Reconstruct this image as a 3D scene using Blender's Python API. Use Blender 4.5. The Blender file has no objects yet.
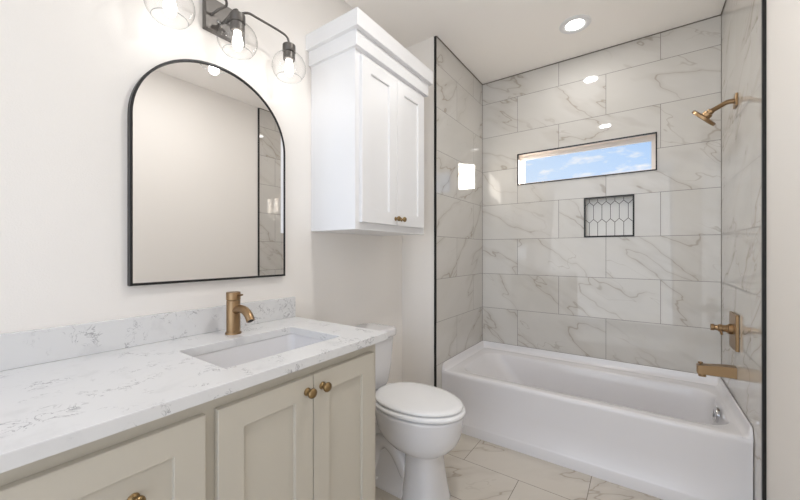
import bpy, bmesh, math, random
from mathutils import Vector, Matrix

S = bpy.context.scene
COL = S.collection
VS = 0.9375                                   # the photograph is squashed a little in height


def lin(r, g, b):
    f = lambda c: (c / 255 / 12.92) if c / 255 <= .04045 else ((c / 255 + .055) / 1.055) ** 2.4
    return (f(r), f(g), f(b), 1)


# ------------------------------------------------------------------ camera
H = 1.178
cam = bpy.data.cameras.new('camera')
cam.sensor_width = 36
cam.lens = 343 / 800 * 36
cam.shift_y = 2 / 800
cam.clip_start = .02
cam_o = bpy.data.objects.new('camera', cam)
cam_o.location = (0, 0, H)
cam_o.rotation_euler = (math.pi / 2, 0, math.atan2(241, 343))
COL.objects.link(cam_o)
S.camera = cam_o

# ------------------------------------------------------------------ view, world, sun, large lights
S.view_settings.view_transform = 'Standard'
S.view_settings.look = 'None'
S.view_settings.gamma = 1
S.view_settings.use_curve_mapping = False
S.view_settings.exposure = 0.0
S.cycles.use_denoising = True
S.cycles.max_bounces = 14
S.cycles.diffuse_bounces = 6
S.cycles.glossy_bounces = 6
S.cycles.transparent_max_bounces = 16
S.cycles.transmission_bounces = 8
S.cycles.sample_clamp_indirect = 6
S.cycles.blur_glossy = .2

W = bpy.data.worlds.new('sky')
S.world = W
W.use_nodes = True
nt = W.node_tree
nt.nodes.clear()
wo = nt.nodes.new('ShaderNodeOutputWorld')
bg = nt.nodes.new('ShaderNodeBackground')
tc = nt.nodes.new('ShaderNodeTexCoord')
sx = nt.nodes.new('ShaderNodeSeparateXYZ')
nt.links.new(tc.outputs['Generated'], sx.inputs[0])
gr = nt.nodes.new('ShaderNodeValToRGB')
gr.color_ramp.elements[0].position = .0
gr.color_ramp.elements[0].color = lin(236, 243, 253)
gr.color_ramp.elements[1].position = .55
gr.color_ramp.elements[1].color = lin(120, 174, 245)
e = gr.color_ramp.elements.new(.24)
e.color = lin(208, 229, 253)
nt.links.new(sx.outputs['Z'], gr.inputs[0])
# bluer towards the right
gx = nt.nodes.new('ShaderNodeMapRange')
gx.inputs['From Min'].default_value = -.30
gx.inputs['From Max'].default_value = .12
nt.links.new(sx.outputs['X'], gx.inputs['Value'])
mb_ = nt.nodes.new('ShaderNodeMixRGB')
mb_.blend_type = 'MULTIPLY'
mb_.inputs[2].default_value = (.66, .82, 1, 1)
nt.links.new(gx.outputs[0], mb_.inputs[0])
nt.links.new(gr.outputs[0], mb_.inputs[1])
mp = nt.nodes.new('ShaderNodeMapping')
mp.inputs['Scale'].default_value = (1, 1, 2.6)
nt.links.new(tc.outputs['Generated'], mp.inputs[0])
nz = nt.nodes.new('ShaderNodeTexNoise')
nz.inputs['Scale'].default_value = 17
nz.inputs['Detail'].default_value = 7
nz.inputs['Roughness'].default_value = .55
nt.links.new(mp.outputs[0], nz.inputs['Vector'])
cr = nt.nodes.new('ShaderNodeValToRGB')
cr.color_ramp.elements[0].position = .52
cr.color_ramp.elements[1].position = .70
nt.links.new(nz.outputs['Fac'], cr.inputs[0])
mx = nt.nodes.new('ShaderNodeMixRGB')
mx.inputs[2].default_value = lin(250, 250, 252)
nt.links.new(cr.outputs[0], mx.inputs[0])
nt.links.new(mb_.outputs[0], mx.inputs[1])
nt.links.new(mx.outputs[0], bg.inputs[0])
bg.inputs[1].default_value = 1.0
nt.links.new(bg.outputs[0], wo.inputs[0])


def light(name, kind, loc, power, color=(1, 1, 1), size=.1, size_y=None, aim=None, shape=None):
    l = bpy.data.lights.new(name, kind)
    l.energy = power
    l.color = color
    if kind == 'AREA':
        l.shape = shape or ('RECTANGLE' if size_y else 'SQUARE')
        l.size = size
        if size_y:
            l.size_y = size_y
    elif kind == 'SUN':
        l.angle = size
    else:
        l.shadow_soft_size = size
    o = bpy.data.objects.new(name, l)
    o.location = loc
    if aim:
        o.rotation_euler = Vector(aim).to_track_quat('-Z', 'Y').to_euler()
    COL.objects.link(o)
    return o


light('sun', 'SUN', (3, 5, 3), 42.0, (1, .96, .90), math.radians(.53), aim=(-1, -.537, -.095))
# added fill panel behind the camera, tilted up to lift the ceiling
light('room_fill', 'AREA', (-.49, -1.19, 1.30), 19, (1, .99, .975), 1.74, 2.55, aim=(0, 1, .35))
# ------------------------------------------------------------------ materials


def mat(name, color, rough=.5, metal=0, spec=.5, bump=None, coat=0):
    m = bpy.data.materials.new(name)
    m.use_nodes = True
    n = m.node_tree
    p = n.nodes['Principled BSDF']
    p.inputs['Base Color'].default_value = color
    p.inputs['Roughness'].default_value = rough
    p.inputs['Metallic'].default_value = metal
    p.inputs['Specular IOR Level'].default_value = spec
    if coat:
        p.inputs['Coat Weight'].default_value = coat
        p.inputs['Coat Roughness'].default_value = .04
    if bump:
        sc, st = bump
        t = n.nodes.new('ShaderNodeTexCoord')
        z = n.nodes.new('ShaderNodeTexNoise')
        z.inputs['Scale'].default_value = sc
        z.inputs['Detail'].default_value = 3
        b = n.nodes.new('ShaderNodeBump')
        b.inputs['Strength'].default_value = st
        b.inputs['Distance'].default_value = .002
        n.links.new(t.outputs['Object'], z.inputs['Vector'])
        n.links.new(z.outputs['Fac'], b.inputs['Height'])
        n.links.new(b.outputs[0], p.inputs['Normal'])
    return m


def math_node(n, op, a, b=None, clamp=False):
    x = n.nodes.new('ShaderNodeMath')
    x.operation = op
    x.use_clamp = clamp
    for i, v in enumerate((a, b)):
        if v is None:
            continue
        if isinstance(v, (int, float)):
            x.inputs[i].default_value = v
        else:
            n.links.new(v, x.inputs[i])
    return x.outputs[0]


def marble_tile(name, ua, va, u0, v0, tw, th, base, vein, grout, rough, rot, seed, flip=False, strength=1.0, warm=None):
    """Large rectangular marble-look tiles in half bond, joints at u0 / v0."""
    m = bpy.data.materials.new(name)
    m.use_nodes = True
    n = m.node_tree
    L = n.links.new
    p = n.nodes['Principled BSDF']
    t = n.nodes.new('ShaderNodeTexCoord')
    s = n.nodes.new('ShaderNodeSeparateXYZ')
    L(t.outputs['Object'], s.inputs[0])
    u = math_node(n, 'SUBTRACT', s.outputs[ua], u0 - 20 * tw)
    v = math_node(n, 'SUBTRACT', s.outputs[va], v0 - 21 * th)
    c = n.nodes.new('ShaderNodeCombineXYZ')
    L(u, c.inputs[0])
    L(v, c.inputs[1])
    b = n.nodes.new('ShaderNodeTexBrick')
    b.offset = .5
    b.offset_frequency = 2
    b.squash = 1
    b.inputs['Color1'].default_value = (0, 0, 0, 1)
    b.inputs['Color2'].default_value = (1, 1, 1, 1)
    b.inputs['Mortar'].default_value = (.5, .5, .5, 1)
    b.inputs['Scale'].default_value = 1
    b.inputs['Mortar Size'].default_value = .0016
    b.inputs['Mortar Smooth'].default_value = 0
    b.inputs['Bias'].default_value = 0
    b.inputs['Brick Width'].default_value = tw
    b.inputs['Row Height'].default_value = th
    L(c.outputs[0], b.inputs['Vector'])
    r = n.nodes.new('ShaderNodeSeparateXYZ')
    L(b.outputs['Color'], r.inputs[0])
    off = math_node(n, 'MULTIPLY', r.outputs[0], 37.0)
    w4 = math_node(n, 'ADD', off, seed)
    mpn = n.nodes.new('ShaderNodeMapping')
    mpn.inputs['Rotation'].default_value = (0, 0, rot)
    L(c.outputs[0], mpn.inputs[0])
    ms = n.nodes.new('ShaderNodeMapping')
    ms.inputs['Scale'].default_value = (.6, 1.7, 1)
    L(mpn.outputs[0], ms.inputs[0])

    def noise(scale, detail, rough_, dist, woff):
        z = n.nodes.new('ShaderNodeTexNoise')
        z.noise_dimensions = '4D'
        z.inputs['Scale'].default_value = scale
        z.inputs['Detail'].default_value = detail
        z.inputs['Roughness'].default_value = rough_
        z.inputs['Distortion'].default_value = dist
        L(ms.outputs[0], z.inputs['Vector'])
        L(math_node(n, 'ADD', w4, woff), z.inputs['W'])
        return z.outputs['Fac']

    def smooth(x, lo, hi, a, b_):
        g = n.nodes.new('ShaderNodeMapRange')
        g.interpolation_type = 'SMOOTHSTEP'
        g.inputs['From Min'].default_value = lo
        g.inputs['From Max'].default_value = hi
        g.inputs['To Min'].default_value = a
        g.inputs['To Max'].default_value = b_
        L(x, g.inputs['Value'])
        return g.outputs[0]

    def ridge(x, w):
        return smooth(math_node(n, 'ABSOLUTE', math_node(n, 'SUBTRACT', x, .5)), 0, w, 1, 0)

    n1 = noise(1.7, 4, .5, .25, 0)
    msk = smooth(noise(1.6, 2, .5, 0, 5.3), .31, .49, 0, 1)
    v1 = math_node(n, 'MULTIPLY', math_node(n, 'MULTIPLY', ridge(n1, .0075), msk), .75)
    halo = math_node(n, 'MULTIPLY', math_node(n, 'MULTIPLY', ridge(n1, .045), msk), .2)
    n2 = noise(3.6, 3, .5, .4, 11.7)
    msk2 = smooth(noise(2.3, 2, .5, 0, 15.3), .50, .66, 0, 1)
    v2 = math_node(n, 'MULTIPLY', math_node(n, 'MULTIPLY', ridge(n2, .008), msk2), .5)
    tot = math_node(n, 'MULTIPLY', math_node(n, 'MAXIMUM', math_node(n, 'MAXIMUM', v1, halo), v2), strength, True)
    cloud = smooth(noise(2.0, 4, .6, .3, 23.1), .35, .65, 0, 1)
    cm = n.nodes.new('ShaderNodeMixRGB')
    cm.inputs[1].default_value = base
    cm.inputs[2].default_value = tuple(x * y for x, y in zip(base, warm or (.95, .945, .93, 1)))
    L(cloud, cm.inputs[0])
    vm = n.nodes.new('ShaderNodeMixRGB')
    L(tot, vm.inputs[0])
    L(cm.outputs[0], vm.inputs[1])
    vm.inputs[2].default_value = vein
    gm = n.nodes.new('ShaderNodeMixRGB')
    L(b.outputs['Fac'], gm.inputs[0])
    L(vm.outputs[0], gm.inputs[1])
    gm.inputs[2].default_value = grout
    L(gm.outputs[0], p.inputs['Base Color'])
    rr = math_node(n, 'ADD', math_node(n, 'MULTIPLY', b.outputs['Fac'], .5), rough)
    L(rr, p.inputs['Roughness'])
    p.inputs['Specular IOR Level'].default_value = .65
    return m


def quartz_mat():
    m = bpy.data.materials.new('white_quartz')
    m.use_nodes = True
    n = m.node_tree
    L = n.links.new
    p = n.nodes['Principled BSDF']
    t = n.nodes.new('ShaderNodeTexCoord')
    mpn = n.nodes.new('ShaderNodeMapping')
    mpn.inputs['Rotation'].default_value = (.3, .2, .5)
    L(t.outputs['Object'], mpn.inputs[0])

    def noise(sc, det, ro, di):
        z = n.nodes.new('ShaderNodeTexNoise')
        z.inputs['Scale'].default_value = sc
        z.inputs['Detail'].default_value = det
        z.inputs['Roughness'].default_value = ro
        z.inputs['Distortion'].default_value = di
        L(mpn.outputs[0], z.inputs['Vector'])
        return z.outputs['Fac']

    def sm(x, lo, hi, a, b_):
        g = n.nodes.new('ShaderNodeMapRange')
        g.interpolation_type = 'SMOOTHSTEP'
        for k, vv in zip(('From Min', 'From Max', 'To Min', 'To Max'), (lo, hi, a, b_)):
            g.inputs[k].default_value = vv
        L(x, g.inputs['Value'])
        return g.outputs[0]
    a = noise(24, 4, .65, .8)
    rid = sm(math_node(n, 'ABSOLUTE', math_node(n, 'SUBTRACT', a, .5)), 0, .024, 1, 0)
    msk = sm(noise(11, 3, .6, .3), .51, .64, 0, 1)
    f = math_node(n, 'MULTIPLY', rid, msk)
    soft = math_node(n, 'MULTIPLY', sm(noise(9, 4, .6, .5), .52, .72, 0, 1), .15)
    f = math_node(n, 'MULTIPLY', math_node(n, 'MAXIMUM', f, soft), .75)
    mxx = n.nodes.new('ShaderNodeMixRGB')
    L(f, mxx.inputs[0])
    mxx.inputs[1].default_value = lin(220, 220, 220)
    mxx.inputs[2].default_value = lin(128, 128, 132)
    L(mxx.outputs[0], p.inputs['Base Color'])
    p.inputs['Roughness'].default_value = .22
    return m


def glass_mat(name, edge=.75, gloss=.03):
    m = bpy.data.materials.new(name)
    m.use_nodes = True
    n = m.node_tree
    n.nodes.clear()
    L = n.links.new
    o = n.nodes.new('ShaderNodeOutputMaterial')
    tr = n.nodes.new('ShaderNodeBsdfTransparent')
    gl = n.nodes.new('ShaderNodeBsdfGlossy')
    gl.inputs['Roughness'].default_value = gloss
    lw = n.nodes.new('ShaderNodeLayerWeight')
    lw.inputs['Blend'].default_value = .5
    pw = math_node(n, 'POWER', lw.outputs['Facing'], 3.0)
    mr = n.nodes.new('ShaderNodeMixRGB')
    mr.inputs[1].default_value = (1, 1, 1, 1)
    mr.inputs[2].default_value = (edge, edge, edge, 1)
    L(pw, mr.inputs[0])
    L(mr.outputs[0], tr.inputs[0])
    fr = math_node(n, 'ADD', math_node(n, 'MULTIPLY', math_node(n, 'POWER', lw.outputs['Facing'], 5.0), .5), .03)
    mxs = n.nodes.new('ShaderNodeMixShader')
    L(fr, mxs.inputs[0])
    L(tr.outputs[0], mxs.inputs[1])
    L(gl.outputs[0], mxs.inputs[2])
    L(mxs.outputs[0], o.inputs[0])
    return m


def emit_mat(name, color, strength):
    m = bpy.data.materials.new(name)
    m.use_nodes = True
    p = m.node_tree.nodes['Principled BSDF']
    p.inputs['Base Color'].default_value = (.9, .9, .9, 1)
    p.inputs['Emission Color'].default_value = color
    p.inputs['Emission Strength'].default_value = strength
    return m


ROW = .2855
TB, TV, TG = lin(205, 202, 197), lin(160, 150, 138), lin(124, 120, 115)
M = {
    'wall': mat('warm_white_paint', lin(236, 232, 227), .55, bump=(260, .25)),
    'ceiling': mat('ceiling_paint', lin(248, 244, 239), .8, bump=(160, .12)),
    'tile_back': marble_tile('marble_tile_back', 0, 2, -.811, .997, .61, ROW, TB, TV, TG, .025, .55, 3.1),
    'tile_left': marble_tile('marble_tile_left', 1, 2, 2.300, .997, .61, ROW, TB, TV, TG, .025, -.6, 9.4),
    'tile_right': marble_tile('marble_tile_right', 1, 2, 2.42, .997, .61, ROW, TB, TV, TG, .025, .6, 17.7),
    'floor': marble_tile('marble_tile_floor', 0, 1, -.212, 1.80, .61, .30, lin(205, 198, 187), lin(158, 146, 131), lin(112, 103, 93), .16, -.7, 5.5, strength=1.0),
    'quartz': quartz_mat(),
    'greige': mat('greige_paint', lin(194, 188, 175), .42),
    'white_paint': mat('white_cabinet_paint', lin(230, 230, 231), .35),
    'tub': mat('white_acrylic', lin(223, 221, 222), .18, coat=.3),
    'porcelain': mat('white_porcelain', lin(221, 220, 221), .10, coat=.5),
    'seat': mat('white_plastic', lin(238, 238, 238), .25),
    'black': mat('black_metal', lin(24, 24, 25), .38, .2),
    'bronze': mat('dark_bronze', lin(104, 100, 96), .42, .6),
    'brass': mat('brushed_brass', lin(156, 129, 97), .34, 1.0),
    'knob': mat('antique_brass', lin(146, 122, 86), .28, 1.0),
    'chrome': mat('chrome', lin(215, 216, 218), .08, 1.0),
    'dark': mat('dark_gap', lin(40, 38, 36), .7),
    'caulk': mat('taupe_caulk', lin(110, 103, 95), .7),
    'mirror': mat('silvered_glass', (.90, .89, .88, 1), .0, 1.0),
    'vinyl': mat('white_vinyl', lin(232, 226, 220), .35),
    'reveal': mat('painted_reveal', lin(236, 226, 216), .45),
    'picket': mat('glazed_white_tile', lin(222, 221, 218), .12),
    'grout': mat('grey_grout', lin(88, 84, 80), .8),
    'globe': glass_mat('clear_glass', .66),
    'rim': mat('glass_rim', lin(170, 170, 168), .1),
    'pane': glass_mat('window_glass', .9, .0),
    'bulb': emit_mat('lit_bulb', (1, .95, .88, 1), 5),
    'filament': emit_mat('lit_filament', (1, .9, .75, 1), 30),
    'lens': emit_mat('lit_lens', (1, .98, .95, 1), 7),
    'outside': mat('exterior_siding', lin(214, 200, 186), .8),
}

# ------------------------------------------------------------------ mesh helpers
WLOC = {}


def obj(name, bm, m, parent=None, smooth=None, recalc=True):
    if recalc:
        bmesh.ops.recalc_face_normals(bm, faces=bm.faces)
    me = bpy.data.meshes.new(name)
    bm.to_mesh(me)
    bm.free()
    if m:
        me.materials.append(m)
    o = bpy.data.objects.new(name, me)
    COL.objects.link(o)
    if parent:
        o.parent = parent
        o.matrix_parent_inverse = Matrix.Translation(-WLOC.get(parent.name, Vector((0, 0, 0))))
    if smooth is not None:
        for p in me.polygons:
            p.use_smooth = True
        me.set_sharp_from_angle(angle=math.radians(smooth))
    WLOC[o.name] = Vector((0, 0, 0))
    return o


def thing(name, label, cat, loc, group=None):
    o = bpy.data.objects.new(name, None)
    o.empty_display_size = .05
    o.location = loc
    COL.objects.link(o)
    WLOC[o.name] = Vector(loc)
    return tag(o, label, cat, group)


def tag(o, label, cat, group=None):
    o['label'] = label
    o['category'] = cat
    if group:
        o['group'] = group
    return o


def struct(name, bm, m, parent=None, label=None, cat=None, smooth=None, recalc=True):
    o = obj(name, bm, m, parent, smooth, recalc)
    if not parent:
        o['kind'] = 'structure'
        if label:
            tag(o, label, cat)
    return o


def box(bm, x0, x1, y0, y1, z0, z1, bevel=0, seg=2):
    r = bmesh.ops.create_cube(bm, size=1)
    vs = r['verts']
    for v in vs:
        v.co = Vector((x0 + (v.co.x + .5) * (x1 - x0), y0 + (v.co.y + .5) * (y1 - y0), z0 + (v.co.z + .5) * (z1 - z0)))
    if bevel:
        es = list({e for v in vs for e in v.link_edges})
        bmesh.ops.bevel(bm, geom=es, offset=bevel, segments=seg, profile=.5, affect='EDGES')
    return bm


def bx(*a, **k):
    return box(bmesh.new(), *a, **k)


def lathe(bm, prof, center=(0, 0, 0), axis='Z', seg=32, sz=1.0, cap=True):
    """prof: list of (radius, along). axis vector may be a name or a Vector."""
    ax = {'X': Vector((1, 0, 0)), 'Y': Vector((0, 1, 0)), 'Z': Vector((0, 0, 1))}.get(axis, axis) if isinstance(axis, str) else Vector(axis).normalized()
    q = Vector((0, 0, 1)).rotation_difference(ax)
    c = Vector(center)
    rings = []
    for r, a in prof:
        if r < 1e-6:
            p = q @ Vector((0, 0, a))
            rings.append([bm.verts.new(c + Vector((p.x, p.y, p.z * sz)))])
        else:
            ring = []
            for k in range(seg):
                t = 2 * math.pi * k / seg
                p = q @ Vector((r * math.cos(t), r * math.sin(t), a))
                ring.append(bm.verts.new(c + Vector((p.x, p.y, p.z * sz))))
            rings.append(ring)
    for a, b in zip(rings, rings[1:]):
        if len(a) == 1 and len(b) == 1:
            continue
        for k in range(seg):
            k2 = (k + 1) % seg
            if len(a) == 1:
                bm.faces.new((a[0], b[k], b[k2]))
            elif len(b) == 1:
                bm.faces.new((a[k], a[k2], b[0]))
            else:
                bm.faces.new((a[k], a[k2], b[k2], b[k]))
    if cap:
        for ring in (rings[0], rings[-1]):
            if len(ring) > 1:
                bm.faces.new(ring)
    return bm


def tube(bm, pts, r, seg=12, cap=True):
    pts = [Vector(p) for p in pts]
    rad = r if isinstance(r, (list, tuple)) else [r] * len(pts)
    up = Vector((0, 0, 1))
    rings = []
    prev = None
    for i, p in enumerate(pts):
        d = (pts[min(i + 1, len(pts) - 1)] - pts[max(i - 1, 0)]).normalized()
        if prev is None:
            a = d.cross(up)
            if a.length < 1e-3:
                a = d.cross(Vector((0, 1, 0)))
        else:
            a = prev - d * prev.dot(d)
        a.normalize()
        prev = a
        b = d.cross(a)
        rings.append([bm.verts.new(p + (a * math.cos(t) + b * math.sin(t)) * rad[i]) for t in [2 * math.pi * k / seg for k in range(seg)]])
    for a, b in zip(rings, rings[1:]):
        for k in range(seg):
            bm.faces.new((a[k], a[(k + 1) % seg], b[(k + 1) % seg], b[k]))
    if cap:
        bm.faces.new(rings[0])
        bm.faces.new(rings[-1])
    return bm


def spline(pts, n=8):
    """Catmull-Rom through pts."""
    P = [Vector(p) for p in pts]
    P = [P[0] * 2 - P[1]] + P + [P[-1] * 2 - P[-2]]
    out = []
    for i in range(1, len(P) - 2):
        for k in range(n):
            t = k / n
            a, b, c, d = P[i - 1], P[i], P[i + 1], P[i + 2]
            out.append(.5 * ((2 * b) + (c - a) * t + (2 * a - 5 * b + 4 * c - d) * t * t + (3 * b - a - 3 * c + d) * t ** 3))
    out.append(P[-2])
    return out


def rrect(x0, x1, y0, y1, r, seg=8, sides=6):
    """Rounded rectangle in plan with a fixed number of points."""
    r = min(r, (x1 - x0) / 2 - 1e-4, (y1 - y0) / 2 - 1e-4)
    cs = [(x1 - r, y1 - r, 0), (x0 + r, y1 - r, 90), (x0 + r, y0 + r, 180), (x1 - r, y0 + r, 270)]
    arcs = []
    for cx_, cy_, a0 in cs:
        arcs.append([(cx_ + r * math.cos(math.radians(a0 + 90 * k / seg)), cy_ + r * math.sin(math.radians(a0 + 90 * k / seg))) for k in range(seg + 1)])
    pts = []
    for i in range(4):
        pts += arcs[i]
        a, b = arcs[i][-1], arcs[(i + 1) % 4][0]
        for k in range(1, sides):
            pts.append((a[0] + (b[0] - a[0]) * k / sides, a[1] + (b[1] - a[1]) * k / sides))
    return pts


def loft(bm, loops, cap0=False, cap1=False):
    R = [[bm.verts.new(p) for p in L] for L in loops]
    n = len(R[0])
    for a, b in zip(R, R[1:]):
        for k in range(n):
            bm.faces.new((a[k], a[(k + 1) % n], b[(k + 1) % n], b[k]))
    if cap0:
        bm.faces.new(R[0])
    if cap1:
        bm.faces.new(R[-1])
    return bm


def slab_with_hole(x0, x1, y0, y1, z0, z1, hole):
    bm = bmesh.new()

    def ring(pts, z):
        return [bm.verts.new((x, y, z)) for x, y in pts]
    outer = [(x0, y0), (x1, y0), (x1, y1), (x0, y1)]
    lv = {}
    for z in (z0, z1):
        o, h = ring(outer, z), ring(hole, z)
        es = [bm.edges.new((a[i], a[(i + 1) % len(a)])) for a in (o, h) for i in range(len(a))]
        bmesh.ops.triangle_fill(bm, edges=es, use_beauty=True, use_dissolve=False)
        lv[z] = (o, h)
    for k in (0, 1):
        a, b = lv[z0][k], lv[z1][k]
        for i in range(len(a)):
            j = (i + 1) % len(a)
            bm.faces.new((a[i], a[j], b[j], b[i]))
    return bm


def shaker(y0, y1, z0, z1, xb, t=.018, stile=.065, recess=.009):
    """Shaker front facing +X: raised frame round a recessed flat panel."""
    bm = bmesh.new()
    xf = xb + t

    def loop(d, x):
        return [(x, y0 + d, z0 + d), (x, y1 - d, z0 + d), (x, y1 - d, z1 - d), (x, y0 + d, z1 - d)]
    loft(bm, [loop(0, xb), loop(0, xf - .0015), loop(.0015, xf), loop(stile - .0012, xf), loop(stile, xf - .0012), loop(stile + .001, xf - recess)], True, True)
    return bm


def knob_bm(x, y, z, s=1.0):
    prof = [(.0125, 0), (.0125, .002), (.009, .004), (.0062, .007), (.006, .013), (.0085, .016), (.0135, .019), (.0158, .0235), (.0150, .028), (.0115, .0315), (.006, .0333), (0, .0338)]
    return lathe(bmesh.new(), [(r * s, a * s) for r, a in prof], (x, y, z), 'X', 24, VS)


# ------------------------------------------------------------------ room
XL, XR, XA = -1.378, .3948, -1.1056          # vanity wall, right wall, tiled left face of the alcove
YF, YB, YJ = -1.20, 2.794, 1.986             # open end behind the camera, tiled back wall, return beside the tub
ZC = 2.604
T = .008                                      # tile thickness

struct('floor', bx(XL - .1, XR + .1, YF - 1.2, YB + .1, -.06, 0), M['floor'], label='beige marble-look floor tiles laid in half bond', cat='floor')
struct('ceiling', bx(XL - .1, XR + .1, YF - .1, YB + .22, ZC, ZC + .06), M['ceiling'], label='flat off-white painted ceiling', cat='ceiling')
struct('wall_left', bx(XL - .1, XL, YF, YB + .1, 0, ZC), M['wall'], label='warm white wall behind the vanity and toilet', cat='wall')
struct('wall_right', bx(XR + T, XR + T + .1, YF, YB + .1, 0, ZC), M['wall'], label='plain warm white wall at the right edge', cat='wall')
struct('wall_return', bx(XL, XA - T, YJ, YB + .1, 0, ZC), M['wall'], label='narrow warm white return wall between toilet and tub', cat='wall')
bm = bmesh.new()
box(bm, XR, XR + T, 1.94, YB, 0, ZC - .001)
struct('wall_tile_right', bm, M['tile_right'], label='marble-look tiled wall carrying the shower fittings', cat='tiled wall')
struct('wall_tile_left', bx(XA - T, XA, 1.99, YB, 0, ZC - .001), M['tile_left'], label='marble-look tiled side wall left of the tub', cat='tiled wall')

# back wall with the window opening and the niche
WX0, WX1, WZ0, WZ1 = -.812, .086, 1.7115, 1.9615
NX0, NX1, NZ0, NZ1 = -.338, -.036, 1.2835, 1.5675
YO = 2.975


def wall_with_holes(ya, yb, holes):
    bm = bmesh.new()
    xs = sorted({XA - .02, XR + .02, *[h[0] for h in holes], *[h[1] for h in holes]})
    zs = sorted({0, ZC, *[h[2] for h in holes], *[h[3] for h in holes]})
    inside = lambda i, j: any(h[0] <= xs[i] + 1e-6 and xs[i + 1] <= h[1] + 1e-6 and h[2] <= zs[j] + 1e-6 and zs[j + 1] <= h[3] + 1e-6 for h in holes)
    vs = {}

    def V(i, j, y):
        if (i, j, y) not in vs:
            vs[i, j, y] = bm.verts.new((xs[i], y, zs[j]))
        return vs[i, j, y]
    nx, nz_ = len(xs) - 1, len(zs) - 1
    for i in range(nx):
        for j in range(nz_):
            if inside(i, j):
                continue
            bm.faces.new((V(i, j, ya), V(i + 1, j, ya), V(i + 1, j + 1, ya), V(i, j + 1, ya)))
            bm.faces.new((V(i, j, yb), V(i, j + 1, yb), V(i + 1, j + 1, yb), V(i + 1, j, yb)))
            for di, dj, a, b in ((-1, 0, (i, j), (i, j + 1)), (1, 0, (i + 1, j), (i + 1, j + 1)), (0, -1, (i, j), (i + 1, j)), (0, 1, (i, j + 1), (i + 1, j + 1))):
                ii, jj = i + di, j + dj
                if ii < 0 or jj < 0 or ii >= nx or jj >= nz_ or inside(ii, jj):
                    bm.faces.new((V(*a, ya), V(*b, ya), V(*b, yb), V(*a, yb)))
    return bm


win_hole, niche_hole = (WX0, WX1, WZ0, WZ1), (NX0, NX1, NZ0, NZ1)
struct('wall_back', wall_with_holes(YB, YB + .012, [win_hole, niche_hole]), M['tile_back'], label='tall marble-look tiled wall with window and niche', cat='tiled wall')
struct('wall_outer', wall_with_holes(YB + .012, YO, [win_hole, (NX0 - .01, NX1 + .01, NZ0 - .01, NZ1 + .01)]), M['reveal'])

# black metal tile edges
struct('trim_1', bx(XA - T - .004, XA + .002, 1.981, 1.990, 0, ZC - .004), M['black'], label='black metal tile edge left of the tub', cat='trim')
struct('trim_2', bx(XR - .0035, XR + T + .003, 1.927, 1.940, 0, ZC - .004), M['black'], label='black metal tile edge on the right wall', cat='trim')
bm = bmesh.new()
box(bm, XA, XR, YB - .004, YB, ZC - .0055, ZC)
box(bm, XA, XA + .004, 1.99, YB, ZC - .0055, ZC)
box(bm, XR - .004, XR, 1.94, YB, ZC - .0055, ZC)
struct('trim_3', bm, M['caulk'], label='thin taupe caulk line where tiles meet the ceiling', cat='trim')
bm = bmesh.new()
box(bm, XA, XA + .002, YB - .002, YB, .42, ZC)
box(bm, XR - .002, XR, YB - .002, YB, .42, ZC)
struct('trim_4', bm, M['caulk'])
struct('baseboard_left', bx(XL, XL + .013, 1.03, YJ, 0, .10, bevel=.003), M['white_paint'])
struct('baseboard_return', bx(XL + .013, XA - .012, YJ - .013, YJ, 0, .10, bevel=.003), M['white_paint'])
struct('baseboard_right', bx(XR + T - .013, XR + T, YF, 1.926, 0, .10, bevel=.003), M['white_paint'])


def frame_bm(x0, x1, z0, z1, w, y0, y1, out=0.0):
    """Rectangular frame in the XZ plane; w inward from the given rectangle."""
    bm = bmesh.new()
    o = lambda y, d: [(x0 + d, y, z0 + d), (x1 - d, y, z0 + d), (x1 - d, y, z1 - d), (x0 + d, y, z1 - d)]
    L = [o(y0, -out), o(y0, w), o(y1, w), o(y1, -out)]
    loft(bm, L + [L[0]])
    bmesh.ops.remove_doubles(bm, verts=bm.verts, dist=1e-6)
    return bm


win = struct('window_1', frame_bm(WX0, WX1, WZ0, WZ1, .0075, YB - .004, YB + .010), M['black'], label='long narrow window high in the tiled wall', cat='window')
f = obj('window_frame', frame_bm(WX0, WX1, WZ0, WZ1, .020, 2.872, 2.915), M['vinyl'], win)
obj('window_sash', frame_bm(WX0 + .020, WX1 - .020, WZ0 + .020, WZ1 - .020, .008, 2.884, 2.905), M['vinyl'], win)
obj('window_glass', bx(WX0 + .027, WX1 - .027, 2.892, 2.897, WZ0 + .027, WZ1 - .027), M['pane'], win)

# shower niche
ND = 2.872
nich = struct('wall_niche', frame_bm(NX0, NX1, NZ0, NZ1, .0095, YB - .005, YB + .010), M['black'], label='small recessed shower niche with black edge and picket tiles', cat='niche')
bm = bmesh.new()
for a in ((NX0 - .006, NX0 + .002, YB + .006, ND, NZ0, NZ1), (NX1 - .002, NX1 + .006, YB + .006, ND, NZ0, NZ1), (NX0, NX1, YB + .006, ND, NZ0 - .006, NZ0 + .002), (NX0, NX1, YB + .006, ND, NZ1 - .002, NZ1 + .006)):
    box(bm, *a)
obj('niche_side', bm, M['picket'], nich)
obj('niche_grout', bx(NX0 - .005, NX1 + .005, ND, ND + .006, NZ0 - .005, NZ1 + .005), M['grout'], nich)
bm = bmesh.new()
PW, PH, PT, PITCH, GAP = .0530, .150, .024, .126, .0034
zc0 = (1.542 + 1.391) / 2


def clip(poly, axis, lim, sign):
    out = []
    for i in range(len(poly)):
        a, b = poly[i], poly[(i + 1) % len(poly)]
        da, db = sign * (lim - a[axis]), sign * (lim - b[axis])
        if da >= 0:
            out.append(a)
        if da * db < 0:
            t = da / (da - db)
            out.append((a[0] + (b[0] - a[0]) * t, a[1] + (b[1] - a[1]) * t))
    return out


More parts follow.
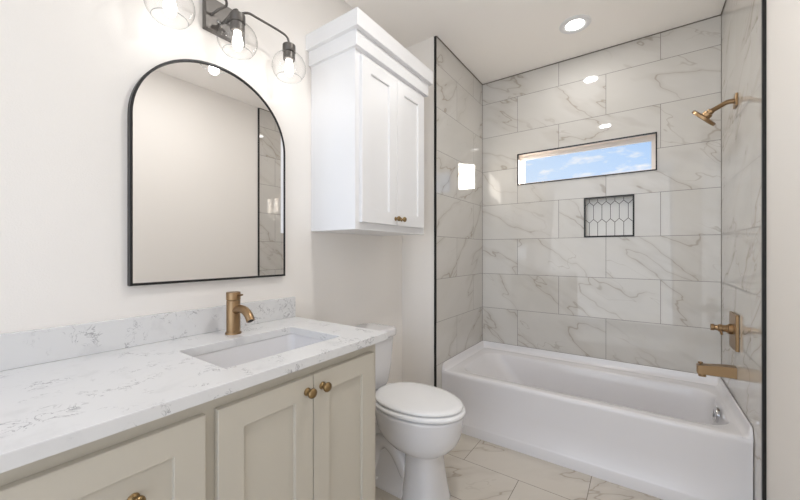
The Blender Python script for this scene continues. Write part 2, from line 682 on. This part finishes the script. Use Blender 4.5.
for r in range(-2, 3):
    for k in range(-6, 7):
        cx_ = -.258 + k * PW + (PW / 2 if r % 2 else 0)
        cz_ = zc0 + r * PITCH
        hw, hh = PW / 2 - GAP / 2, PH / 2 - GAP / 2
        poly = [(cx_, cz_ + hh), (cx_ + hw, cz_ + hh - PT), (cx_ + hw, cz_ - hh + PT), (cx_, cz_ - hh), (cx_ - hw, cz_ - hh + PT), (cx_ - hw, cz_ + hh - PT)]
        for ax_, lim, sg in ((0, NX1 - .003, 1), (0, NX0 + .003, -1), (1, NZ1 - .003, 1), (1, NZ0 + .003, -1)):
            if poly:
                poly = clip(poly, ax_, lim, sg)
        if len(poly) < 3:
            continue
        a = [bm.verts.new((x, ND - .003, z)) for x, z in poly]
        b = [bm.verts.new((x, ND + .001, z)) for x, z in poly]
        bm.faces.new(a)
        for i in range(len(a)):
            j = (i + 1) % len(a)
            bm.faces.new((a[i], a[j], b[j], b[i]))
obj('picket_mosaic', bm, M['picket'], nich)

# ------------------------------------------------------------------ bathtub
ty0, ty1 = 2.060, YB - .002
tx0, tx1 = XA + .002, XR - .002
tub = thing('bathtub', 'white alcove bathtub below the window', 'bathtub', ((tx0 + tx1) / 2, (ty0 + ty1) / 2, 0))
loops = []


def L3(x0, x1, y0, y1, r, z):
    loops.append([(x, y, z) for x, y in rrect(x0, x1, y0, y1, r, 10, 10)])


RZ = .378
L3(tx0, tx1, ty0 - .005, ty1, .003, .0)
L3(tx0, tx1, ty0 - .005, ty1, .003, .056)
L3(tx0, tx1, ty0 - .003, ty1, .003, .062)
L3(tx0, tx1, ty0 + .004, ty1, .003, .072)
L3(tx0, tx1, ty0 + .005, ty1, .003, .20)
L3(tx0, tx1, ty0 + .002, ty1, .004, RZ - .030)
L3(tx0, tx1, ty0, ty1, .005, RZ - .016)
L3(tx0 + .001, tx1 - .001, ty0 + .004, ty1 - .001, .007, RZ - .006)
L3(tx0 + .004, tx1 - .004, ty0 + .010, ty1 - .004, .010, RZ - .001)
L3(tx0 + .010, tx1 - .010, ty0 + .018, ty1 - .010, .015, RZ)
bx0, bx1, by0, by1 = tx0 + .085, tx1 - .045, 2.122, 2.668
L3(bx0, bx1, by0, by1, .12, RZ)
L3(bx0 + .006, bx1 - .003, by0 + .004, by1 - .004, .12, RZ - .002)
L3(bx0 + .016, bx1 - .007, by0 + .009, by1 - .009, .12, RZ - .010)
L3(bx0 + .030, bx1 - .011, by0 + .014, by1 - .014, .12, RZ - .024)
L3(bx0 + .085, bx1 - .018, by0 + .022, by1 - .022, .12, RZ - .08)
L3(bx0 + .18, bx1 - .032, by0 + .035, by1 - .035, .12, RZ - .18)
L3(bx0 + .25, bx1 - .045, by0 + .045, by1 - .045, .12, RZ - .255)
L3(bx0 + .275, bx1 - .060, by0 + .060, by1 - .060, .11, RZ - .285)
L3(bx0 + .32, bx1 - .10, by0 + .10, by1 - .10, .08, RZ - .300)
bm = loft(bmesh.new(), loops, True, True)
# upstand along the three walls
prof = [(0, RZ - .03), (0, .424), (.004, .4265), (.008, .424), (.011, .410), (.014, .396), (.019, .386), (.026, .3805), (.034, RZ - .001), (.034, RZ - .03)]
path = []
for d, z in prof:
    R0 = .002 + d * .55
    ends = [(.004, .05), (.007, .25), (.012, .6), (.019, .88), (.030, 1.0)]
    zz = lambda f_: z if z < RZ else RZ - .003 + (z - RZ + .003) * f_
    lp = [(tx0 + d, ty0 + a_, zz(f_)) for a_, f_ in ends]
    for cxx, cyy, a0 in ((tx0 + d + R0, ty1 - d - R0, 180), (tx1 - d - R0, ty1 - d - R0, 90)):
        for k in range(9):
            a = math.radians(a0 - 90 * k / 8)
            lp.append((cxx + R0 * math.cos(a), cyy + R0 * math.sin(a), z))
    lp += [(tx1 - d, ty0 + a_, zz(f_)) for a_, f_ in reversed(ends)]
    path.append([bm.verts.new(p) for p in lp])
for a, b in zip(path, path[1:]):
    for k in range(len(a) - 1):
        bm.faces.new((a[k], a[k + 1], b[k + 1], b[k]))
bm.faces.new([p[0] for p in path])
bm.faces.new([p[-1] for p in path])
obj('tub_shell', bm, M['tub'], tub, smooth=40)
ov = lathe(bmesh.new(), [(.039, -.006), (.039, .004), (.036, .008), (.026, .011), (.024, .008), (.015, .0085), (0, .009)], (.321, 2.405, .332), Vector((-1, 0, .12)), 32)
o = obj('overflow_plate', ov, M['chrome'], tub, smooth=35)
o['label'] = 'round chrome overflow plate'
o = obj('overflow_lever', bx(.304, .313, 2.398, 2.412, .306, .336, bevel=.002), M['chrome'], o)
dr = obj('drain', lathe(bmesh.new(), [(.034, -.002), (.034, .003), (.028, .005), (.02, .003), (0, .004)], (.15, 2.40, RZ - .299), 'Z', 28), M['chrome'], tub, smooth=35)
dr['label'] = 'chrome drain ring'

# ------------------------------------------------------------------ vanity
CT = .868
VX = -.832
vy0, vy1 = -.44, 1.020
van = thing('vanity_cabinet', 'greige shaker vanity cabinet under the quartz countertop', 'cabinet', (-1.1, .29, 0))
bm = bmesh.new()
box(bm, XL + .002, VX - .02, vy0, vy1, .09, .17)
box(bm, XL + .002, XL + .02, vy0, vy1, .17, CT - .030)
box(bm, XL + .02, VX - .02, vy1 - .018, vy1, .17, CT - .030)
box(bm, XL + .02, VX - .02, vy0, vy0 + .018, .17, CT - .030)
box(bm, XL + .02, VX - .02, .391, .409, .17, CT - .030)
box(bm, VX - .02, VX, vy0, vy1, .09, CT - .030)
obj('body', bm, M['greige'], van)
obj('toe_kick', bx(XL + .002, VX - .07, vy0 + .002, vy1 - .002, 0, .09), M['greige'], van)
kz = .762
for y0, y1, ky in ((.414, .6995, .683), (.7025, .989, .740)):
    d = obj('door', shaker(y0, y1, .115, .806, VX + .001), M['greige'], van)
    k = obj('knob', knob_bm(VX + .018, ky - .006 if ky < .7 else ky - .004, kz), M['knob'], d, smooth=40)
    k['label'] = 'round antique brass knob'
d = obj('door', shaker(-.42, -.16, .115, .806, VX + .001), M['greige'], van)
for z0, z1, zk in ((.570, .806, .690), (.345, .558, .45), (.115, .333, .23)):
    d = obj('drawer', shaker(-.13, .386, z0, z1, VX + .001), M['greige'], van)
    for ky in (.252, .003):
        k = obj('knob', knob_bm(VX + .010, ky, zk, .9), M['knob'], d, smooth=40)
        k['label'] = 'round antique brass knob'

cx0, cx1, cy0, cy1 = XL, -.802, -.47, 1.061
sx0, sx1, sy0, sy1 = -1.190, -.905, .480, .908
bm = slab_with_hole(cx0, cx1, cy0, cy1, CT - .030, CT, rrect(sx0, sx1, sy0, sy1, .014, 6, 1))
top = obj('countertop', bm, M['quartz'], None)
tag(top, 'long white quartz countertop with grey flecks on the vanity', 'countertop')
md = top.modifiers.new('edge', 'BEVEL')
md.width = .0025
md.segments = 2
md.limit_method = 'ANGLE'
bs = obj('backsplash', bx(XL + .0005, XL + .019, cy0, cy1, CT + .0003, .963, bevel=.0015), M['quartz'], None)
tag(bs, 'low white quartz backsplash strip along the wall behind the countertop', 'backsplash')

# undermount sink
sink = thing('sink', 'white rectangular undermount sink set in the countertop', 'sink', ((sx0 + sx1) / 2, (sy0 + sy1) / 2, CT - .16))
loops = []


def L4(i, z, r):
    loops.append([(x, y, z) for x, y in rrect(sx0 + i, sx1 - i, sy0 + i, sy1 - i, r, 8, 4)])


zt = CT - .0305
L4(-.028, zt - .012, .03)
L4(-.028, zt, .03)
L4(-.004, zt, .024)
L4(-.002, zt - .006, .026)
L4(.002, zt - .06, .03)
L4(.012, zt - .095, .04)
L4(.032, zt - .112, .05)
L4(.075, zt - .120, .05)
L4(.115, zt - .124, .03)
bm = loft(bmesh.new(), loops, False, True)
# outside of the bowl
loops = []
L4(-.028, zt - .012, .03)
L4(-.014, zt - .014, .03)
L4(-.010, zt - .07, .03)
L4(.010, zt - .115, .05)
L4(.06, zt - .136, .05)
loft(bm, loops, False, True)
bmesh.ops.remove_doubles(bm, verts=bm.verts, dist=1e-5)
obj('basin', bm, M['porcelain'], sink, smooth=40)
o = obj('drain', lathe(bmesh.new(), [(.024, 0), (.024, .003), (.02, .004), (.016, .002), (0, .0035)], (-1.05, .70, zt - .1245), 'Z', 24), M['brass'], sink, smooth=40)
o['label'] = 'brass drain'

# faucet
FX, FY = -1.270, .704
fa = thing('faucet', 'brushed brass single-hole faucet behind the sink', 'faucet', (FX, FY, CT))
obj('base_ring', lathe(bmesh.new(), [(.0285, 0), (.0285, .005), (.0265, .008), (.024, .008)], (FX, FY, CT), 'Z', 40), M['brass'], fa, smooth=40)
obj('column', lathe(bmesh.new(), [(.0245, .004), (.0245, .125), (.0235, .1265)], (FX, FY, CT), 'Z', 40), M['brass'], fa, smooth=40)
bm = lathe(bmesh.new(), [(.0235, .1275), (.0252, .129), (.0252, .1565), (.0242, .158), (0, .158)], (FX, FY, CT), 'Z', 40)
hd = obj('handle_cap', bm, M['brass'], fa, smooth=40)
obj('lever', tube(bmesh.new(), [(FX + .018, FY + .004, CT + .1455), (FX + .035, FY + .005, CT + .1475), (FX + .052, FY + .006, CT + .150)], [.0042, .0038, .0034], 12), M['brass'], hd, smooth=40)
pts = spline([(FX + .012, FY, CT + .088), (FX + .045, FY, CT + .098), (FX + .078, FY, CT + .095), (FX + .102, FY, CT + .080), (FX + .116, FY, CT + .061)], 8)
bm = tube(bmesh.new(), pts, .0148, 20, True)
sp = obj('spout', bm, M['brass'], fa, smooth=50)
d = (pts[-1] - pts[-2]).normalized()
o = obj('aerator', lathe(bmesh.new(), [(.0105, 0), (.0105, .0012), (0, .0012)], pts[-1], d, 20), M['dark'], sp)
o['label'] = 'dark round outlet'

# ------------------------------------------------------------------ arched mirror
my0, my1, mz0 = .406, 1.000, 1.067
mr_ = (my1 - my0) / 2
myc = (my0 + my1) / 2
mzs = 1.630


def arch(inset, x):
    r = mr_ - inset
    pts = [(x, my0 + inset, mz0 + inset), (x, my1 - inset, mz0 + inset)]
    for k in range(0, 49):
        a = math.pi * k / 48
        pts.append((x, myc + r * math.cos(a), mzs + r * VS * math.sin(a)))
    return pts


mi = thing('arched_mirror', 'tall arched mirror with a thin black frame above the vanity', 'mirror', (XL + .012, myc, mz0))
xf, xw = XL + .024, XL + .001
bm = loft(bmesh.new(), [arch(0, xw), arch(0, xf - .001), arch(.001, xf), arch(.007, xf), arch(.008, xf - .001), arch(.008, xw), arch(0, xw)])
bmesh.ops.remove_doubles(bm, verts=bm.verts, dist=1e-6)
obj('frame', bm, M['black'], mi, smooth=35)
bm = bmesh.new()
loft(bm, [arch(.0075, xw), arch(.0075, xf - .006)], True, True)
for v in bm.verts:                            # the glass sits half a degree off the wall
    if v.co.x > xw + .005:
        v.co.x += (v.co.y - myc) * math.tan(math.radians(.6))
obj('mirror_glass', bm, M['mirror'], mi)

# ------------------------------------------------------------------ vanity light
vl = thing('vanity_light', 'dark bronze three-globe vanity light above the arched mirror', 'wall lamp', (XL, .72, 2.09))
gx_, gz_ = -1.272, 1.994
pl = obj('backplate', bx(XL + .0005, XL + .026, .640, .800, 2.034, 2.160, bevel=.003), M['bronze'], vl)
obj('screw', lathe(bmesh.new(), [(.006, 0), (.006, .004), (.004, .006), (0, .0065)], (XL + .025, .690, 2.078), 'X', 16), M['chrome'], pl, smooth=40)
for i, gy in enumerate((.490, .722, .958)):
    if i == 1:
        pts = spline([(XL + .025, .706, 2.082), (XL + .055, .710, 2.092), (gx_ - .022, .716, 2.112), (gx_ - .004, .721, 2.112), (gx_, .722, 2.100), (gx_, .722, 2.085)], 8)
    else:
        s_ = -1 if i == 0 else 1
        ya = .722 + s_ * .028
        pts = spline([(XL + .025, ya - .03, 2.092), (XL + .06, ya - .02, 2.104), (gx_ - .025, ya - .004, 2.118), (gx_ - .004, ya + s_ * .018, 2.126), (gx_, ya + s_ * .055, 2.126),
                      (gx_, gy - s_ * .050, 2.128), (gx_, gy - s_ * .016, 2.124), (gx_, gy - s_ * .003, 2.110), (gx_, gy, 2.085)], 8)
    arm = obj('arm', tube(bmesh.new(), pts, .0046, 12), M['bronze'], vl, smooth=50)
    so = obj('socket', lathe(bmesh.new(), [(.006, .105), (.026, .104), (.0275, .102), (.0275, .072), (.0265, .070), (.022, .070), (.022, .064), (.0255, .063), (.0255, .036), (.024, .034), (.014, .034)], (gx_, gy, gz_), 'Z', 32, VS), M['bronze'], vl, smooth=35)
    prof = []
    R = .072
    for k in range(0, 25):
        a = math.radians(19 + (134 - 19) * k / 24)
        prof.append((R * math.sin(a), R * math.cos(a)))
    bm = lathe(bmesh.new(), prof, (gx_, gy, gz_), 'Z', 48, VS, cap=False)
    gl = obj('glass_globe', bm, M['globe'], vl, smooth=60)
    gl['label'] = 'clear glass globe shade, open below'
    ro, zo = prof[-1]
    rim = [(gx_ + ro * math.cos(t), gy + ro * math.sin(t), gz_ + zo * VS) for t in [2 * math.pi * k / 48 for k in range(49)]]
    obj('rim', tube(bmesh.new(), rim, .0011, 8, False), M['rim'], gl, smooth=60)
    bu = obj('bulb', lathe(bmesh.new(), [(.0135, .036), (.0135, .026), (.0165, .010), (.0195, -.008), (.0190, -.020), (.015, -.033), (.008, -.041), (0, -.044)], (gx_, gy, gz_), 'Z', 24, VS, cap=False), M['bulb'], vl, smooth=60)
    bu['label'] = 'lit bulb'
    light('bulb_light', 'POINT', (gx_ + .01, gy, gz_ - .056), .19, (1, .985, .97), .02)

# ------------------------------------------------------------------ wall cabinet
ca = thing('wall_cabinet', 'white two-door shaker cabinet hung above the toilet', 'wall cabinet', (-1.22, 1.475, 1.283))
wy0, wy1, wz0, wz1, wxf = 1.171, 1.779, 1.283, 2.262, -1.0735
bm = bx(XL + .0005, wxf, wy0, wy1, wz0, wz1 - .01, bevel=.001)
obj('body', bm, M['white_paint'], ca)
bm = bmesh.new()
box(bm, XL + .0005, wxf + .022, wy0 - .016, wy1 + .016, 2.118, 2.200, bevel=.0015)
box(bm, XL + .0005, wxf + .044, wy0 - .035, wy1 + .035, 2.190, 2.267, bevel=.0015)
obj('crown_moulding', bm, M['white_paint'], ca)
for y0, y1, ky in ((1.198, 1.4755, 1.462), (1.4785, 1.752, 1.515)):
    d = obj('door', shaker(y0, y1, 1.318, 2.096, wxf + .0005, stile=.066), M['white_paint'], ca)
    k = obj('knob', knob_bm(wxf + .0175, ky, 1.352, .92), M['knob'], d, smooth=40)
    k['label'] = 'round antique brass knob'

# ------------------------------------------------------------------ toilet
tyc = 1.428
to = thing('toilet', 'white two-piece toilet between the vanity and the tub', 'toilet', (-1.05, tyc, 0))
loops = []


def tank_loop(hw, xf_, z, r=.04, xb=XL + .018):
    loops.append([(x, y, z) for x, y in rrect(xb, xf_, tyc - hw, tyc + hw, r, 8, 4)])


tank_loop(.138, -1.195, .418, .05)
tank_loop(.152, -1.182, .424, .05)
tank_loop(.160, -1.174, .444, .05)
tank_loop(.170, -1.163, .54, .045)
tank_loop(.180, -1.155, .703, .045)
obj('tank', loft(bmesh.new(), loops, True, True), M['porcelain'], to, smooth=50)
loops = []
for hw, xf_, z, r in ((.184, -1.149, .700, .045), (.190, -1.143, .704, .05), (.192, -1.141, .715, .05), (.192, -1.141, .735, .05), (.189, -1.144, .743, .05), (.181, -1.152, .747, .05), (.16, -1.17, .7485, .04)):
    tank_loop(hw, xf_, z, r, XL + .012)
obj('tank_lid', loft(bmesh.new(), loops, True, True), M['porcelain'], to, smooth=50)


def egg(xb, xt, hw, z, n=64, mid=.46, p=2.0):
    """Egg plan: blunt at the back (xb), rounder at the tip (xt)."""
    xm = xb + (xt - xb) * mid
    pts = []
    for k in range(n):
        a = 2 * math.pi * k / n
        c, s_ = math.cos(a), math.sin(a)
        e_ = 2 / (p if c >= 0 else p + .35)
        x = xm + ((xt - xm) if c >= 0 else (xm - xb)) * math.copysign(abs(c) ** e_, c)
        y = hw * math.copysign(abs(s_) ** (2 / p), s_)
        pts.append((x, tyc + y, z))
    return pts


SZ = .427
lp = [egg(-1.125, -.664, .167, SZ), egg(-1.131, -.656, .173, SZ + .005), egg(-1.132, -.655, .174, SZ + .012), egg(-1.129, -.658, .171, SZ + .019), egg(-1.12, -.67, .160, SZ + .022)]
obj('seat', loft(bmesh.new(), lp, True, True), M['seat'], to, smooth=60)
lz = SZ + .0255
lp = [egg(-1.118, -.674, .160, lz), egg(-1.124, -.667, .166, lz + .004), egg(-1.124, -.667, .166, lz + .010), egg(-1.119, -.673, .160, lz + .015), egg(-1.10, -.70, .138, lz + .0185), egg(-1.04, -.78, .08, lz + .0195)]
obj('seat_lid', loft(bmesh.new(), lp, True, True), M['seat'], to, smooth=60)
for s_ in (-1, 1):
    bm = tube(bmesh.new(), [(-1.136, tyc + s_ * .075 - .018, SZ + .016), (-1.136, tyc + s_ * .075 + .018, SZ + .016)], .011, 16)
    obj('hinge', bm, M['seat'], to, smooth=50)
# bowl, front column and rear trapway as one body
bz = SZ - .005
lp = [egg(-.958, -.742, .108, 0.0, mid=.5, p=2.6), egg(-.960, -.739, .111, .006, mid=.5, p=2.6), egg(-.956, -.744, .106, .018, mid=.5, p=2.6), egg(-.950, -.756, .098, .08, mid=.5, p=2.6),
      egg(-.945, -.768, .092, .16, mid=.5, p=2.5), egg(-.945, -.770, .090, .222, mid=.5, p=2.4), egg(-.975, -.750, .104, .240, mid=.5, p=2.2), egg(-1.04, -.715, .138, .262, mid=.5),
      egg(-1.09, -.688, .158, .298, mid=.48), egg(-1.11, -.674, .167, .335), egg(-1.12, -.667, .1715, .380), egg(-1.125, -.664, .1725, bz - .014), egg(-1.125, -.663, .1735, bz - .004), egg(-1.122, -.667, .170, bz)]
bm = loft(bmesh.new(), lp, True, True)
box(bm, XL + .03, -1.04, tyc - .125, tyc + .125, 0.33, .4178, bevel=.02, seg=4)
# trapway and foot behind the column
lp = []
for z, hw, xa, xb_ in ((0, .088, -1.345, -.90), (.012, .090, -1.347, -.90), (.028, .084, -1.342, -.90), (.045, .066, -1.33, -.90), (.12, .048, -1.32, -.90), (.20, .048, -1.31, -.90), (.28, .056, -1.30, -.88), (.34, .10, -1.30, -.86)):
    lp.append([(x, y, z) for x, y in rrect(xa, xb_, tyc - hw, tyc + hw, .045, 8, 4)])
loft(bm, lp, True, True)
for s_ in (-1, 1):
    tube(bm, spline([(-.93, tyc + s_ * .034, .10), (-.99, tyc + s_ * .036, .19), (-1.06, tyc + s_ * .036, .225), (-1.13, tyc + s_ * .036, .17), (-1.15, tyc + s_ * .036, .03)], 8), .042, 20)
obj('bowl', bm, M['porcelain'], to, smooth=60)
for s_ in (-1, 1):
    bm = lathe(bmesh.new(), [(.014, 0), (.014, .008), (.010, .016), (0, .018)], (-1.10, tyc + s_ * .072, .026), 'Z', 20)
    obj('bolt_cap', bm, M['porcelain'], to, smooth=50)

# ------------------------------------------------------------------ shower fittings
sh = thing('wall_shower', 'brushed brass shower head on a curved arm, high on the tiles', 'shower head', (XR, 2.388, 1.94))
obj('flange', bx(XR - .010, XR, 2.388 - .032, 2.388 + .032, 1.94 - .030, 1.94 + .030, bevel=.002), M['brass'], sh)
hc = Vector((.268, 2.388, 1.880))
nd = Vector((-.73, .30, -.69)).normalized()
pts = spline([(XR - .006, 2.388, 1.94), (XR - .035, 2.388, 1.941), (.335, 2.388, 1.929), tuple(hc - nd * .040)], 8)
obj('arm', tube(bmesh.new(), pts, .0115, 18), M['brass'], sh, smooth=50)
hd = obj('head', lathe(bmesh.new(), [(.014, -.046), (.016, -.044), (.016, -.030), (.022, -.028), (.022, -.012), (.060, -.009), (.063, -.007), (.063, .005), (.061, .007), (0, .007)], hc, nd, 40), M['brass'], sh, smooth=35)
o = obj('spray_face', lathe(bmesh.new(), [(.054, .0065), (.054, .0078), (0, .0078)], hc, nd, 40), M['bronze'], hd)

va = thing('shower_valve', 'brass shower valve with rectangular plate above the tub spout', 'valve', (XR, 2.405, .776))
obj('plate', bx(XR - .014, XR, 2.330, 2.480, .686, .866, bevel=.003), M['brass'], va)
kz_ = .784
bm = lathe(bmesh.new(), [(.026, .012), (.026, .030), (.020, .033), (.020, .038), (.017, .040), (.017, .052), (.0195, .054), (.0195, .066), (.015, .069), (.013, .080), (.0165, .084), (.0165, .097), (0, .097)], (XR, 2.405, kz_), Vector((-1, 0, .02)), 28)
ha = obj('handle', bm, M['brass'], va, smooth=35)
obj('lever', tube(bmesh.new(), [(XR - .060, 2.405, kz_), (XR - .060, 2.385, kz_ - .012), (XR - .060, 2.360, kz_ - .022)], [.0065, .006, .0055], 12), M['brass'], ha, smooth=50)

ts = thing('tub_spout', 'square brass tub spout with diverter knob over the tub rim', 'spout', (XR, 2.405, .565))
bm = bmesh.new()
loops = []
for x, z0, z1, w in ((XR - .0005, .540, .594, .027), (XR - .03, .540, .594, .026), (.262, .537, .583, .023), (.246, .537, .581, .022), (.243, .540, .578, .019)):
    loops.append([(x, 2.405 - w, z0), (x, 2.405 + w, z0), (x, 2.405 + w, z1), (x, 2.405 - w, z1)])
loft(bm, loops, True, True)
es = [e for e in bm.edges if len(e.link_faces) == 2 and e.calc_face_angle(0) > .8]
bmesh.ops.bevel(bm, geom=es, offset=.003, segments=2, profile=.5, affect='EDGES')
obj('body', bm, M['brass'], ts)
obj('outlet', lathe(bmesh.new(), [(.017, 0), (.017, .016), (.013, .016)], (.265, 2.405, .522), 'Z', 24), M['brass'], ts, smooth=40)
obj('diverter_knob', lathe(bmesh.new(), [(.004, 0), (.004, .008), (.010, .009), (.011, .012), (.010, .016), (0, .017)], (.258, 2.405, .580), 'Z', 20), M['brass'], ts, smooth=40)

# ------------------------------------------------------------------ recessed ceiling light
for lx, ly, pw, lab in ((-.338, 2.388, 2.6, 'round white recessed light in the ceiling above the tub'), (-.332, 1.114, 9.0, 'recessed ceiling light over the vanity, seen mirrored in the lower bright spot on the tiles')):
    rl = thing('recessed_light', lab, 'ceiling light', (lx, ly, ZC), 'recessed ceiling lights')
    obj('trim_ring', lathe(bmesh.new(), [(.090, 0), (.090, -.004), (.086, -.007), (.066, -.009), (.058, -.007), (.054, -.001), (.054, 0)], (lx, ly, ZC), 'Z', 48), M['white_paint'], rl, smooth=50)
    o = obj('lens', lathe(bmesh.new(), [(.0535, -.004), (.04, -.0055), (0, -.0065)], (lx, ly, ZC), 'Z', 40, cap=False), M['lens'], rl, smooth=50)
    o['label'] = 'lit lens'
    light('recessed_lamp', 'AREA', (lx, ly, ZC - .012), pw, (1, .985, .965), .10, aim=(0, 0, -1), shape='DISK')
